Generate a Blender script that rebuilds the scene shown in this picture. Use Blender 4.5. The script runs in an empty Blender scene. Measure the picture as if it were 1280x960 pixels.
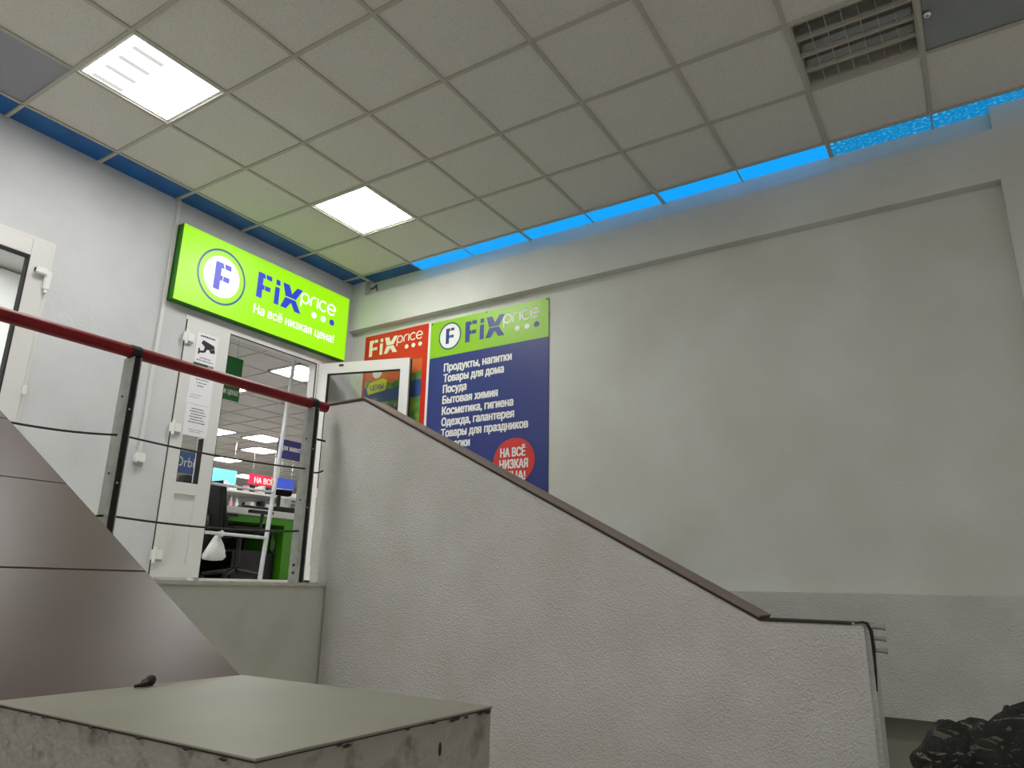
import bpy, bmesh, math, random
from mathutils import Vector, Matrix
from mathutils.geometry import delaunay_2d_cdt
random.seed(7)
C = bpy.context.scene.collection
SC = bpy.context.scene

# ------------------------------------------------------------------ camera, world, exposure
cam_d = bpy.data.cameras.new('camera'); cam = bpy.data.objects.new('camera', cam_d); C.objects.link(cam)
cam.location = (4.70728, -1.56766, 0.0)
cam.rotation_euler = (1.84668, -0.01862, 0.56787)
cam_d.sensor_width = 36.0; cam_d.lens = 894.677 / 1280 * 36.0; cam_d.clip_start = 0.02
SC.camera = cam
SC.view_settings.view_transform = 'Standard'; SC.view_settings.look = 'None'
SC.view_settings.gamma = 1.0; SC.view_settings.use_curve_mapping = False
SC.view_settings.exposure = 0.0
world = bpy.data.worlds.new('world'); SC.world = world; world.use_nodes = True
world.node_tree.nodes['Background'].inputs[0].default_value = (1.0, 0.985, 0.95, 1)
world.node_tree.nodes['Background'].inputs[1].default_value = 0.5
LAMP = 28.5          # ceiling lamps of the hall
SHOP = 42.0           # ceiling lamps of the shop
SIGN = 1.0           # lit sign box
STRIP = 1.0          # lit blue edge panels
H = 2.868            # ceiling height over the landing floor
FL = -1.25           # hall floor

# ------------------------------------------------------------------ materials
def rgb(r, g, b):
    f = lambda c: (c/255/12.92) if c/255 <= 0.04045 else ((c/255+0.055)/1.055)**2.4
    return (f(r), f(g), f(b), 1)
def mat(name, col, rough=0.6, metal=0.0, bump=None, mottle=None, spec=0.5, coat=0.0):
    """bump=(scale, strength, detail); mottle=(scale, second colour, low, high)"""
    m = bpy.data.materials.new(name); m.use_nodes = True
    nt = m.node_tree; b = nt.nodes['Principled BSDF']
    b.inputs['Base Color'].default_value = col; b.inputs['Roughness'].default_value = rough
    b.inputs['Metallic'].default_value = metal; b.inputs['Specular IOR Level'].default_value = spec
    b.inputs['Coat Weight'].default_value = coat
    tc = nt.nodes.new('ShaderNodeTexCoord')
    if mottle:
        n = nt.nodes.new('ShaderNodeTexNoise'); n.inputs['Scale'].default_value = mottle[0]; n.inputs['Detail'].default_value = 5
        nt.links.new(tc.outputs['Object'], n.inputs['Vector'])
        r = nt.nodes.new('ShaderNodeValToRGB')
        r.color_ramp.elements[0].position = mottle[2]; r.color_ramp.elements[0].color = mottle[1]
        r.color_ramp.elements[1].position = mottle[3]; r.color_ramp.elements[1].color = col
        nt.links.new(n.outputs['Fac'], r.inputs['Fac']); nt.links.new(r.outputs['Color'], b.inputs['Base Color'])
    if bump:
        n2 = nt.nodes.new('ShaderNodeTexNoise'); n2.inputs['Scale'].default_value = bump[0]; n2.inputs['Detail'].default_value = bump[2]
        nt.links.new(tc.outputs['Object'], n2.inputs['Vector'])
        bp = nt.nodes.new('ShaderNodeBump'); bp.inputs['Strength'].default_value = bump[1]; bp.inputs['Distance'].default_value = 0.01
        nt.links.new(n2.outputs['Fac'], bp.inputs['Height']); nt.links.new(bp.outputs['Normal'], b.inputs['Normal'])
    return m
def emit(name, col, s):
    m = bpy.data.materials.new(name); m.use_nodes = True; nt = m.node_tree
    b = nt.nodes['Principled BSDF']; b.inputs['Base Color'].default_value = (col[0]*.12, col[1]*.12, col[2]*.12, 1)
    b.inputs['Emission Color'].default_value = col; b.inputs['Emission Strength'].default_value = s
    b.inputs['Roughness'].default_value = 0.4
    return m
def glass(name, tint=(0.95, 0.97, 0.97, 1)):
    m = bpy.data.materials.new(name); m.use_nodes = True; nt = m.node_tree; nt.nodes.clear()
    o = nt.nodes.new('ShaderNodeOutputMaterial'); mx = nt.nodes.new('ShaderNodeMixShader')
    t = nt.nodes.new('ShaderNodeBsdfTransparent'); t.inputs[0].default_value = tint
    g = nt.nodes.new('ShaderNodeBsdfGlossy'); g.inputs['Roughness'].default_value = 0.03
    f = nt.nodes.new('ShaderNodeFresnel'); f.inputs['IOR'].default_value = 1.5
    nt.links.new(f.outputs[0], mx.inputs[0]); nt.links.new(t.outputs[0], mx.inputs[1]); nt.links.new(g.outputs[0], mx.inputs[2])
    nt.links.new(mx.outputs[0], o.inputs[0]); return m

M = {}
M['wall'] = mat('painted_plaster', rgb(200, 202, 204), 0.7, bump=(38, 0.3, 4), mottle=(2.2, rgb(192, 194, 196), .35, .6))
M['panel'] = mat('smooth_plaster', rgb(208, 210, 204), 0.7, bump=(60, 0.2, 5), mottle=(1.6, rgb(199, 199, 191), .35, .65))
M['stucco'] = mat('rough_stucco', rgb(207, 205, 201), 0.8, bump=(130, 1.0, 2), mottle=(3.0, rgb(196, 194, 188), .35, .65))
M['fascia'] = mat('landing_face_paint', rgb(204, 204, 192), 0.65, bump=(25, 0.15, 4), mottle=(6, rgb(196, 196, 183), .3, .55))
M['tile'] = mat('ceiling_tile', rgb(218, 215, 208), 0.9, bump=(220, 0.35, 2), mottle=(200, rgb(186, 182, 174), .34, .44))
M['tbar'] = mat('ceiling_grid_metal', rgb(178, 175, 164), 0.5)  # shadow along the grid bars is put into this darker grey
M['housing'] = mat('lamp_housing_white', rgb(225, 225, 222), 0.4)
M['brown'] = mat('brown_porcelain_tile', rgb(74, 55, 48), 0.38, mottle=(2.6, rgb(66, 48, 42), .3, .7), bump=(9, 0.03, 3), spec=.3)
M['captile'] = mat('matt_brown_tile', rgb(132, 116, 108), 0.6, mottle=(2.6, rgb(122, 106, 98), .3, .7))
M['basewall'] = mat('grey_base_paint', rgb(158, 156, 143), 0.7)
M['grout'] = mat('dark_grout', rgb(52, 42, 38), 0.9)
M['dark'] = mat('black_rubber', rgb(22, 21, 20), 0.6)
M['rail'] = mat('dark_red_rail', rgb(124, 10, 20), 0.42, mottle=(14, rgb(108, 8, 15), .3, .6), spec=.35)
M['steel'] = mat('grey_painted_steel', rgb(150, 153, 147), 0.45, 0.25, mottle=(20, rgb(132, 135, 129), .3, .55))
M['steel_dark'] = mat('dark_steel', rgb(40, 40, 38), 0.45, 0.4)
M['bright_steel'] = mat('bright_steel', rgb(214, 217, 220), 0.35, 0.25)
M['chrome'] = mat('chrome', rgb(205, 208, 210), 0.22, 0.85)
M['upvc'] = mat('white_upvc', rgb(213, 212, 210), 0.35)
M['gasket'] = mat('black_gasket', rgb(25, 26, 26), 0.6)
M['glass'] = glass('clear_glass')
M['paper'] = mat('white_paper', rgb(228, 227, 232), 0.7)
M['ink'] = mat('black_ink', rgb(38, 38, 42), 0.7)
M['greyink'] = mat('grey_ink', rgb(140, 140, 146), 0.7)
M['poster_blue'] = mat('poster_blue', rgb(38, 52, 122), 0.4)
M['poster_green'] = mat('poster_green', rgb(140, 196, 30), 0.4)
M['poster_red'] = mat('poster_red', rgb(206, 44, 24), 0.4)
M['poster_white'] = mat('poster_white', rgb(232, 232, 230), 0.45)
M['poster_navy'] = mat('poster_logo_blue', rgb(46, 58, 136), 0.4)
M['badge_red'] = mat('badge_red', rgb(206, 48, 42), 0.4)
M['cream'] = mat('cream_letters', rgb(240, 234, 214), 0.45)
M['yellow'] = mat('label_yellow', rgb(206, 214, 20), 0.45)
M['leafgreen'] = mat('picture_green', rgb(70, 130, 60), 0.5, mottle=(9, rgb(160, 180, 50), .35, .6))
M['picorange'] = mat('picture_orange', rgb(214, 96, 40), 0.5, mottle=(7, rgb(190, 120, 70), .35, .6))
M['picblue'] = mat('picture_blue', rgb(40, 70, 140), 0.5, mottle=(6, rgb(36, 100, 130), .35, .6))
M['picgrey'] = mat('picture_grey', rgb(120, 124, 128), 0.5, mottle=(16, rgb(60, 66, 60), .35, .6))
M['sign_green'] = emit('lit_sign_green', (0.36, 0.87, 0.0, 1), SIGN)
M['sign_side'] = mat('sign_side_green', rgb(40, 110, 10), 0.4)
M['sign_blue'] = emit('lit_sign_blue', rgb(48, 62, 205), SIGN*0.95)
M['sign_ring'] = emit('lit_sign_ring_blue', rgb(30, 84, 140), SIGN*0.9)
M['sign_white'] = emit('lit_sign_white', (0.93, 0.95, 0.93, 1), SIGN*1.05)
M['strip_unlit'] = mat('blue_acrylic', rgb(0, 96, 168), 0.25, mottle=(5, rgb(0, 80, 150), .3, .6))
M['strip_lit'] = emit('lit_blue_acrylic', (0.0, 0.36, 0.96, 1), STRIP)
M['greypanel'] = mat('grey_gloss_panel', rgb(140, 145, 146), 0.22, mottle=(3, rgb(130, 135, 136), .3, .6))
M['dullpanel'] = mat('grey_blue_ceiling_panel', rgb(150, 150, 160), 0.5)
M['floor'] = mat('hall_floor_tile', rgb(186, 180, 170), 0.4, mottle=(4, rgb(168, 162, 154), .35, .6))
M['plinth'] = mat('plinth_side_plaster', rgb(150, 147, 135), 0.8, bump=(45, 0.5, 4), mottle=(22, rgb(112, 108, 95), .3, .44))
M['plinth_top'] = mat('plinth_top_paint', rgb(124, 121, 107), 0.5, bump=(14, 0.06, 4), mottle=(3, rgb(114, 111, 98), .3, .6), spec=.35)
M['shopwall'] = mat('shop_wall', rgb(232, 232, 230), 0.7)
M['shopceil'] = mat('shop_ceiling', rgb(200, 200, 200), 0.8, mottle=(3, rgb(192, 192, 192), .3, .6))
M['shopgreen'] = mat('shop_green', rgb(72, 150, 18), 0.4)
M['fabric_black'] = mat('black_fabric', rgb(24, 24, 26), 0.9, bump=(300, 0.3, 2))
M['black_plastic'] = mat('black_plastic', rgb(20, 20, 22), 0.35)
M['white_plastic'] = mat('white_plastic', rgb(230, 230, 228), 0.35)
M['bag'] = mat('white_carrier_bag', rgb(220, 222, 220), 0.4, bump=(18, 0.8, 3))
M['shop_navy'] = mat('shop_sign_navy', rgb(40, 44, 110), 0.4)
M['shop_blue'] = mat('shop_sign_blue', rgb(60, 90, 220), 0.4)
M['shop_red'] = mat('shop_sign_red', rgb(210, 30, 60), 0.4)
M['shop_teal'] = mat('shop_sign_teal', rgb(90, 170, 180), 0.4)
M['shop_signgreen'] = mat('shop_sign_green', rgb(20, 110, 40), 0.4)
M['pink'] = mat('pink_pack', rgb(220, 165, 176), 0.5)
M['lump'] = mat('dark_lump', rgb(36, 24, 22), 0.6)
def lampmat(name, s, streak=False):
    m = emit(name, (1.0, 0.985, 0.95, 1), s)
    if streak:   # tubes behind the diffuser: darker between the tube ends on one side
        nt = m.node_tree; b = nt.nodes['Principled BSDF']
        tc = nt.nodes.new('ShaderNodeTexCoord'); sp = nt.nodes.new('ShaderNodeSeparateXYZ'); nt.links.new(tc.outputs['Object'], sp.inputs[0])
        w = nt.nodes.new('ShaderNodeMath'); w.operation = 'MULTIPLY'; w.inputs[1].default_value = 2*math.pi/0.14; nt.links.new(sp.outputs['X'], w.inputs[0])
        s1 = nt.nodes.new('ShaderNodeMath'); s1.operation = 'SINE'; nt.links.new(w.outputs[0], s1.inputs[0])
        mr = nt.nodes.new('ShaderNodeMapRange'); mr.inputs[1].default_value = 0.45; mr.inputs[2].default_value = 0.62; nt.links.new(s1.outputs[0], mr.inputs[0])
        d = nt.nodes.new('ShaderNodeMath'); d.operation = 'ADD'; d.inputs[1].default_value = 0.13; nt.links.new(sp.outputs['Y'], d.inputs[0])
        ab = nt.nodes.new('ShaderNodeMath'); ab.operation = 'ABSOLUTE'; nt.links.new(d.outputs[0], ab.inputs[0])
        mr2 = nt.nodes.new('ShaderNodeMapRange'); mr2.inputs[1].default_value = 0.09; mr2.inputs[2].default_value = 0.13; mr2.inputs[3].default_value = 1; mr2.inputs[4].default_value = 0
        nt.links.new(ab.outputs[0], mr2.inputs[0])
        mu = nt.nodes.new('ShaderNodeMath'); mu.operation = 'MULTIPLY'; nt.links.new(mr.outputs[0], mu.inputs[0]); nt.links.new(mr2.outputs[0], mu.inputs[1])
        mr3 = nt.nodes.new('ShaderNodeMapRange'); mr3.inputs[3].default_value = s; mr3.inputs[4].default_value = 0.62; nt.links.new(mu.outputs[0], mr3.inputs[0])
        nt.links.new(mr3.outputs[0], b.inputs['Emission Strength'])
    return m
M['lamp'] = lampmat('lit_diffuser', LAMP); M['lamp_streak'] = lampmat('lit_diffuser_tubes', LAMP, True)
M['lamp_shop'] = lampmat('lit_shop_diffuser', SHOP)
def frost():     # backlit acrylic whose film has peeled: light comes through in bright flecks
    m = emit('frosted_lit_acrylic', (0.0, 0.2, 0.5, 1), STRIP*0.8); nt = m.node_tree; b = nt.nodes['Principled BSDF']
    tc = nt.nodes.new('ShaderNodeTexCoord'); n = nt.nodes.new('ShaderNodeTexNoise'); n.inputs['Scale'].default_value = 42; n.inputs['Detail'].default_value = 8; n.inputs['Roughness'].default_value = .75
    nt.links.new(tc.outputs['Object'], n.inputs['Vector'])
    r = nt.nodes.new('ShaderNodeValToRGB'); e = r.color_ramp.elements
    e[0].position = .44; e[0].color = (0, .22, .52, 1); e[1].position = .66; e[1].color = (.3, .9, 1.2, 1)
    k = e.new(.56); k.color = (0, .33, .75, 1)
    nt.links.new(n.outputs['Fac'], r.inputs['Fac']); nt.links.new(r.outputs['Color'], b.inputs['Emission Color']); return m
M['strip_frost'] = frost()
def camo():
    m = mat('tiger_stripe_camouflage', rgb(20, 22, 14), 0.85, bump=(160, .25, 2)); nt = m.node_tree; b = nt.nodes['Principled BSDF']
    tc = nt.nodes.new('ShaderNodeTexCoord'); mp = nt.nodes.new('ShaderNodeMapping'); mp.inputs['Scale'].default_value = (9, 9, 26); mp.inputs['Rotation'].default_value = (.3, .5, .2)
    n = nt.nodes.new('ShaderNodeTexNoise'); n.inputs['Scale'].default_value = 1.3; n.inputs['Detail'].default_value = 3; n.inputs['Distortion'].default_value = 1.1
    nt.links.new(tc.outputs['Object'], mp.inputs[0]); nt.links.new(mp.outputs[0], n.inputs['Vector'])
    r = nt.nodes.new('ShaderNodeValToRGB'); r.color_ramp.interpolation = 'CONSTANT'; e = r.color_ramp.elements
    e[0].position = 0; e[0].color = rgb(78, 76, 58); e[1].position = .39; e[1].color = rgb(8, 8, 6)
    for p, c in ((.53, rgb(26, 31, 18)), (.57, rgb(8, 8, 6)), (.66, rgb(98, 96, 78)), (.71, rgb(20, 16, 12))):
        k = e.new(p); k.color = c
    nt.links.new(n.outputs['Fac'], r.inputs['Fac']); nt.links.new(r.outputs['Color'], b.inputs['Base Color']); return m
M['camo'] = camo()

# ------------------------------------------------------------------ mesh helpers (all shapes in world coordinates)
def box(bm, x0, x1, y0, y1, z0, z1):
    v = [bm.verts.new((x, y, z)) for z in (z0, z1) for y in (y0, y1) for x in (x0, x1)]
    for f in ((0, 2, 3, 1), (4, 5, 7, 6), (0, 1, 5, 4), (2, 6, 7, 3), (0, 4, 6, 2), (1, 3, 7, 5)):
        bm.faces.new([v[i] for i in f])
    return v
def obox(bm, o, u, v, n, u0, u1, v0, v1, n0, n1):
    o, u, v, n = Vector(o), Vector(u), Vector(v), Vector(n)
    p = [bm.verts.new(o+u*a+v*b+n*c) for c in (n0, n1) for b in (v0, v1) for a in (u0, u1)]
    for f in ((0, 2, 3, 1), (4, 5, 7, 6), (0, 1, 5, 4), (2, 6, 7, 3), (0, 4, 6, 2), (1, 3, 7, 5)):
        bm.faces.new([p[i] for i in f])
def prism(bm, pts, ext):
    """closed polygon pts (3d) extruded by vector ext"""
    e = Vector(ext); a = [bm.verts.new(Vector(p)) for p in pts]; b = [bm.verts.new(Vector(p)+e) for p in pts]
    bm.faces.new(a); bm.faces.new(b[::-1]); n = len(pts)
    for i in range(n): bm.faces.new((a[i], b[i], b[(i+1) % n], a[(i+1) % n]))
def tube(bm, pts, r, seg=10, cap=True):
    pts = [Vector(p) for p in pts]; rings = []; n = len(pts)
    rr = r if isinstance(r, (list, tuple)) else [r]*n
    t0 = (pts[1]-pts[0]).normalized(); up = Vector((0, 0, 1)) if abs(t0.z) < .9 else Vector((1, 0, 0))
    for i, p in enumerate(pts):
        t = (pts[min(i+1, n-1)]-pts[max(i-1, 0)]).normalized()
        a = t.cross(up).normalized(); b = a.cross(t).normalized()
        rings.append([bm.verts.new(p+(a*math.cos(2*math.pi*k/seg)+b*math.sin(2*math.pi*k/seg))*rr[i]) for k in range(seg)])
    for i in range(n-1):
        for k in range(seg): bm.faces.new((rings[i][k], rings[i][(k+1) % seg], rings[i+1][(k+1) % seg], rings[i+1][k]))
    if cap: bm.faces.new(rings[0][::-1]); bm.faces.new(rings[-1])
def lathe(bm, c, prof, seg=20, axis=None):
    c = Vector(c); rings = []
    for r, z in prof:
        rings.append([bm.verts.new(c+Vector((max(r, 1e-4)*math.cos(2*math.pi*k/seg), max(r, 1e-4)*math.sin(2*math.pi*k/seg), z))) for k in range(seg)])
    for i in range(len(rings)-1):
        for k in range(seg): bm.faces.new((rings[i][k], rings[i][(k+1) % seg], rings[i+1][(k+1) % seg], rings[i+1][k]))
    bm.faces.new(rings[0][::-1]); bm.faces.new(rings[-1])
def blob(bm, c, r, sub=2):
    res = bmesh.ops.create_icosphere(bm, subdivisions=sub, radius=1.0)
    for v in res['verts']: v.co = Vector((v.co.x*r[0]+c[0], v.co.y*r[1]+c[1], v.co.z*r[2]+c[2]))
def bevel(bm, w, seg=2):
    bmesh.ops.bevel(bm, geom=bm.edges[:], offset=w, segments=seg, affect='EDGES', clamp_overlap=True)
def root_of(o):
    while o.parent: o = o.parent
    return o
def obj(name, bm, m, parent=None, origin=None, smooth=False, normals=True):
    """link bm as ONE object; parts store coordinates relative to their thing's origin"""
    if normals: bmesh.ops.recalc_face_normals(bm, faces=bm.faces[:])
    og = Vector(root_of(parent).location) if parent else Vector(origin or (0, 0, 0))
    bmesh.ops.translate(bm, verts=bm.verts[:], vec=-og)
    me = bpy.data.meshes.new(name); bm.to_mesh(me); bm.free()
    if smooth:
        for p in me.polygons: p.use_smooth = True
    me.materials.append(M[m]); o = bpy.data.objects.new(name, me); C.objects.link(o)
    if parent: o.parent = parent
    else: o.location = og
    return o
def tag(o, label, cat, group=None, kind=None):
    o['label'] = label; o['category'] = cat
    if group: o['group'] = group
    if kind: o['kind'] = kind
    return o
def thing(name, label, cat, loc, group=None):
    o = bpy.data.objects.new(name, None); C.objects.link(o); o.location = loc; o.empty_display_size = .1
    return tag(o, label, cat, group)
def struct(name, bm, m):
    o = obj(name, bm, m); o['kind'] = 'structure'; return o
def B(*boxes):
    bm = bmesh.new()
    for b in boxes: box(bm, *b)
    return bm

# lettering: font outlines turned into a thin mesh on a plane
def contours(body):
    cu = bpy.data.curves.new('lettering', 'FONT'); cu.body = body; cu.size = 1.0; cu.resolution_u = 4; cu.fill_mode = 'NONE'
    o = bpy.data.objects.new('lettering', cu); C.objects.link(o)
    dg = bpy.context.evaluated_depsgraph_get(); dg.update()
    me = bpy.data.meshes.new_from_object(o.evaluated_get(dg)); bpy.data.objects.remove(o); bpy.data.curves.remove(cu)
    nxt = {}
    for e in me.edges: nxt.setdefault(e.vertices[0], []).append(e.vertices[1]); nxt.setdefault(e.vertices[1], []).append(e.vertices[0])
    co = [v.co.to_2d() for v in me.vertices]; bpy.data.meshes.remove(me); seen = set(); out = []
    for st in range(len(co)):
        if st in seen or st not in nxt: continue
        loop = [st]; seen.add(st); prev, cur = None, st
        while True:
            # walk towards the higher index first: spline order
            c = [k for k in nxt[cur] if k != prev and k not in seen]
            if not c: break
            k = cur+1 if cur+1 in c else c[0]; loop.append(k); seen.add(k); prev, cur = cur, k
        if len(loop) > 2: out.append([co[k] for k in loop])
    return out
def winding(q, cs):
    w = 0
    for p in cs:
        for i in range(len(p)):
            a, b = p[i-1], p[i]
            if (a.y > q.y) != (b.y > q.y):
                x = (b.x-a.x)*(q.y-a.y)/(b.y-a.y)+a.x
                if x > q.x: w += 1 if b.y > a.y else -1
    return w
CAP = None; BW = 1.55
def text(body, plane, u0, v0, width, cap, m, parent, n=0.0015, bold=0.02, name='lettering'):
    """left end u0, baseline v0, total width, height of a capital"""
    global CAP
    if CAP is None: CAP = max(p.y for c in contours('H') for p in c); 
    cs = contours(body); x0 = min(p.x for c in cs for p in c); x1 = max(p.x for c in cs for p in c)
    pts = []; eds = []
    for c in cs:
        k = len(pts); pts += [Vector(p) for p in c]; eds += [(k+i, k+(i+1) % len(c)) for i in range(len(c))]
    vo, eo, fo = delaunay_2d_cdt(pts, eds, [], 0, 1e-6)[:3]
    tris = [f for f in fo if winding(sum((vo[j] for j in f), Vector((0, 0)))/len(f), cs) != 0]
    O, U, V, N = plane; bm = bmesh.new()
    sh = [(0, 0)]+([(-1, -.5), (-1, .5), (1, -.5), (1, .5)] if bold else [])
    used = sorted({j for f in tris for j in f})
    for k, (du, dv) in enumerate(sh):                       # shifted copies broaden the strokes to a bold face
        d = bold*cap*1.9*BW; w = n+.0005*k
        vs = {j: bm.verts.new(O+U*(u0+(vo[j].x-x0)/(x1-x0)*width+du*d)+V*(v0+vo[j].y/CAP*cap+dv*d)+N*w) for j in used}
        for f in tris:
            q = bm.faces.new([vs[j] for j in f]); q.normal_update()
            if q.normal.dot(N) < 0: q.normal_flip()
    return obj(name, bm, m, parent, normals=False)
def poly(bm, plane, pts, n0, n1):
    O, U, V, N = plane; prism(bm, [O+U*a+V*b+N*n0 for a, b in pts], N*(n1-n0))
def circle_pts(cu, cv, ru, rv=None, k=32):
    rv = rv or ru
    return [(cu+ru*math.cos(2*math.pi*i/k), cv+rv*math.sin(2*math.pi*i/k)) for i in range(k)]
def disc(plane, cu, cv, r, m, parent, n0=.001, n1=.0022, name='disc', rv=None):
    bm = bmesh.new(); poly(bm, plane, circle_pts(cu, cv, r, rv), n0, n1); return obj(name, bm, m, parent)
def ring(plane, cu, cv, r0, r1, m, parent, n0=.001, n1=.0022, name='ring', asp=1.0):
    bm = bmesh.new(); a = circle_pts(cu, cv, r0, r0*asp, 48); b = circle_pts(cu, cv, r1, r1*asp, 48)
    for i in range(48):
        j = (i+1) % 48; poly(bm, plane, [a[i], b[i], b[j], a[j]], n0, n1)
    return obj(name, bm, m, parent)
def ribbon(bm, plane, pts, w, n0, n1):
    pts = [Vector(p) for p in pts]; L = []; R = []
    for i, p in enumerate(pts):
        t = (pts[min(i+1, len(pts)-1)]-pts[max(i-1, 0)]).normalized(); q = Vector((-t.y, t.x))*w/2
        L.append(p+q); R.append(p-q)
    for i in range(len(pts)-1): poly(bm, plane, [L[i], L[i+1], R[i+1], R[i]], n0, n1)
def F_shape(s, o):
    ps = [[(0, 0), (.25, 0), (.25, .36), (.34, .36), (.34, .54), (.25, .54), (.25, .82), (.37, .82), (.30, 1), (0, 1)],
          [(.42, .82), (.66, .82), (.64, 1), (.36, 1)], [(.37, .36), (.62, .36), (.62, .54), (.37, .54)]]
    return [[(o[0]+a*s, o[1]+b*s) for a, b in p] for p in ps]
def wordmark(plane, u0, v0, h, asp, mF, mP, mD, parent, n0=.001, n1=.0022):
    """FiX price with three dots; h = height of the capitals, asp = stretch in width"""
    q = lambda pts: [(u0+a*h*asp, v0+b*h) for a, b in pts]
    bm = bmesh.new()
    for p in F_shape(1.0, (0, 0)): poly(bm, plane, q(p), n0, n1)
    poly(bm, plane, q([(.84, 0), (1.06, 0), (1.06, .70), (.84, .70)]), n0, n1)
    poly(bm, plane, q([(.87, .79), (1.07, .79), (1.05, 1), (.86, 1)]), n0, n1)
    poly(bm, plane, q([(1.36, .50), (1.90, .50), (2.2, 1), (1.92, 1), (1.68, .66), (1.52, 1), (1.2, 1)]), n0, n1)
    poly(bm, plane, q([(1.17, 0), (1.45, 0), (1.67, .30), (1.88, 0), (2.2, 0), (1.90, .45), (1.36, .45)]), n0, n1)
    obj('bold_lettering', bm, mF, parent)
    bm = bmesh.new(); w = .075*h
    arc = lambda cx, cy, r, a0, a1, k=14: [(cx+r*math.cos(math.radians(a0+(a1-a0)*i/k)), cy+r*math.sin(math.radians(a0+(a1-a0)*i/k))) for i in range(k+1)]
    for si, st in enumerate((arc(2.37, .73, .2, 180, -180, 20), [(2.17, .76), (2.17, .33)], [(2.68, .52)]+arc(2.88, .73, .2, 180, 75, 8),
               [(3.04, .52), (3.04, .95)], arc(3.36, .73, .21, 45, 315, 16), arc(3.83, .73, .22, 0, 320, 18), [(3.61, .73), (4.05, .73)])):
        ribbon(bm, plane, q(st), w, n0, n1+.0003*si)
    obj('thin_lettering', bm, mP, parent)
    for i, u in enumerate((2.91, 3.42, 3.91)):
        disc(plane, u0+u*h*asp, v0+.19*h, .145*h*asp*.95, mD[i], parent, n0, n1, 'dot', .13*h)
def roundel(plane, cu, cv, r, asp, mring, mdisc, mF, parent, k=(1.0, .93, .75), hF=1.0):
    ring(plane, cu, cv, r*asp*k[1], r*asp*k[0], mring, parent, name='logo_ring', asp=1/asp)
    disc(plane, cu, cv, r*asp*k[2], mdisc, parent, name='logo_disc', rv=r*k[2])
    bm = bmesh.new(); s = hF*r
    for p in F_shape(1.0, (-.31, -.5)): poly(bm, plane, [(cu+a*s*asp, cv+b*s) for a, b in p], .0023, .0034)
    obj('logo_letter', bm, mF, parent)

YP = Vector((0, 0, 0)), Vector((1, 0, 0)), Vector((0, 0, 1)), Vector((0, -1, 0))
def plane_y(y): return Vector((0, y, 0)), Vector((1, 0, 0)), Vector((0, 0, 1)), Vector((0, -1, 0))
def plane_x(x): return Vector((x, 0, 0)), Vector((0, 1, 0)), Vector((0, 0, 1)), Vector((1, 0, 0))

# ================================================================== STRUCTURE
XE, YS = 8.4, -5.4                                  # far ends of the hall, behind and right of the camera
# ceiling: mineral tiles in a 0.6 m grid, the bars hang a little lower
holes = {(1, 0), (1, 3), (7, 3), (8, 3), (9, 3), (0, -1), (1, -6), (7, -3), (4, -6), (1, -3)}
bm = bmesh.new()
for i in range(0, 14):
    for j in range(-9, 5):
        if (i, j) in holes: continue
        box(bm, i*.6+.004, i*.6+.596, j*.6+.004, j*.6+.596, H, H+.015)
struct('ceiling', bm, 'tile')
bm = bmesh.new()
for i in range(0, 15): box(bm, i*.6-.012, i*.6+.012, YS, 3.0, H-.009, H-.001)
for j in range(-9, 6): box(bm, 0, XE, j*.6-.012, j*.6+.012, H-.0095, H-.0015)
struct('trim_1', bm, 'tbar')
bm = B((-.6, XE+.3, YS-.3, 3.6, H+.16, H+.3)); struct('ceiling_slab', bm, 'panel')

# wall on the right: panel recess, beam over it, niche over the beam, pilaster, dado
struct('wall_right', B((-.24, 5.095, 3.2, 3.45, 0, 2.374)), 'panel')
struct('wall_right_beam', B((-.24, 5.095, 3.12, 3.45, 2.374, 2.716)), 'panel')
struct('wall_right_niche', B((-.06, 5.1, 3.19, 3.45, 2.716, H+.16)), 'panel')
struct('wall_right_block', B((-.24, -.06, 3.12, 3.45, 2.716, H+.16)), 'panel')
struct('wall_right_pilaster', B((5.095, XE+.2, 3.12, 3.45, 0, 2.716), (5.1, XE+.2, 3.12, 3.45, 2.716, H+.16)), 'panel')
struct('wall_right_dado', B((-.24, XE+.2, 3.12, 3.45, -.645, 0.0)), 'stucco')
struct('wall_right_base', B((-.24, XE+.2, 3.30, 3.45, FL, -.645)), 'basewall')
# wall on the left, with the shop door and the glazed door near the camera
zt = H+.16
wl = [(-.39, -.24, YS, -.557, FL, zt), (-.39, -.24, -.557, .442, FL, 0), (-.39, -.24, -.557, .442, 2.145, zt), (-.39, -.24, .442, 1.427, FL, zt),
      (-.39, -.24, 1.427, 2.808, FL, 0.0), (-.39, -.24, 1.427, 2.808, 1.985, zt), (-.39, -.24, 2.808, 3.45, FL, zt)]
struct('wall_left', B(*wl), 'wall')
struct('floor', B((-.24, XE, YS, 3.3, FL-.1, FL)), 'floor')
# landing in front of the doors
struct('floor_landing', B((-.24, 1.285, -3.2, 3.12, FL, -.02)), 'fascia')
bm = bmesh.new(); box(bm, -.24, 1.30, -3.2, 3.12, -.02, 0.0)
for k in range(46):                                 # chipped lip of the landing
    y = random.uniform(.6, 1.65); s = random.uniform(.006, .02); blob(bm, (1.297, y, -.012+random.uniform(-.008, .008)), (.006, s*1.6, s*.5), 1)
struct('trim_2', bm, 'fascia')
# the two flights of stairs
bm = bmesh.new()
for k in range(8): box(bm, 1.3+.33*k, 1.3+.33*(k+1), 1.832, 3.12, FL, -.156*(k+1))
struct('stairs_right', bm, 'brown')
bm = bmesh.new()
for k in range(8): box(bm, 1.3+.30*k, 1.3+.30*(k+1), -2.6, -.945, FL, -.156*(k+1))
struct('stairs_left', bm, 'brown')

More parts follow.
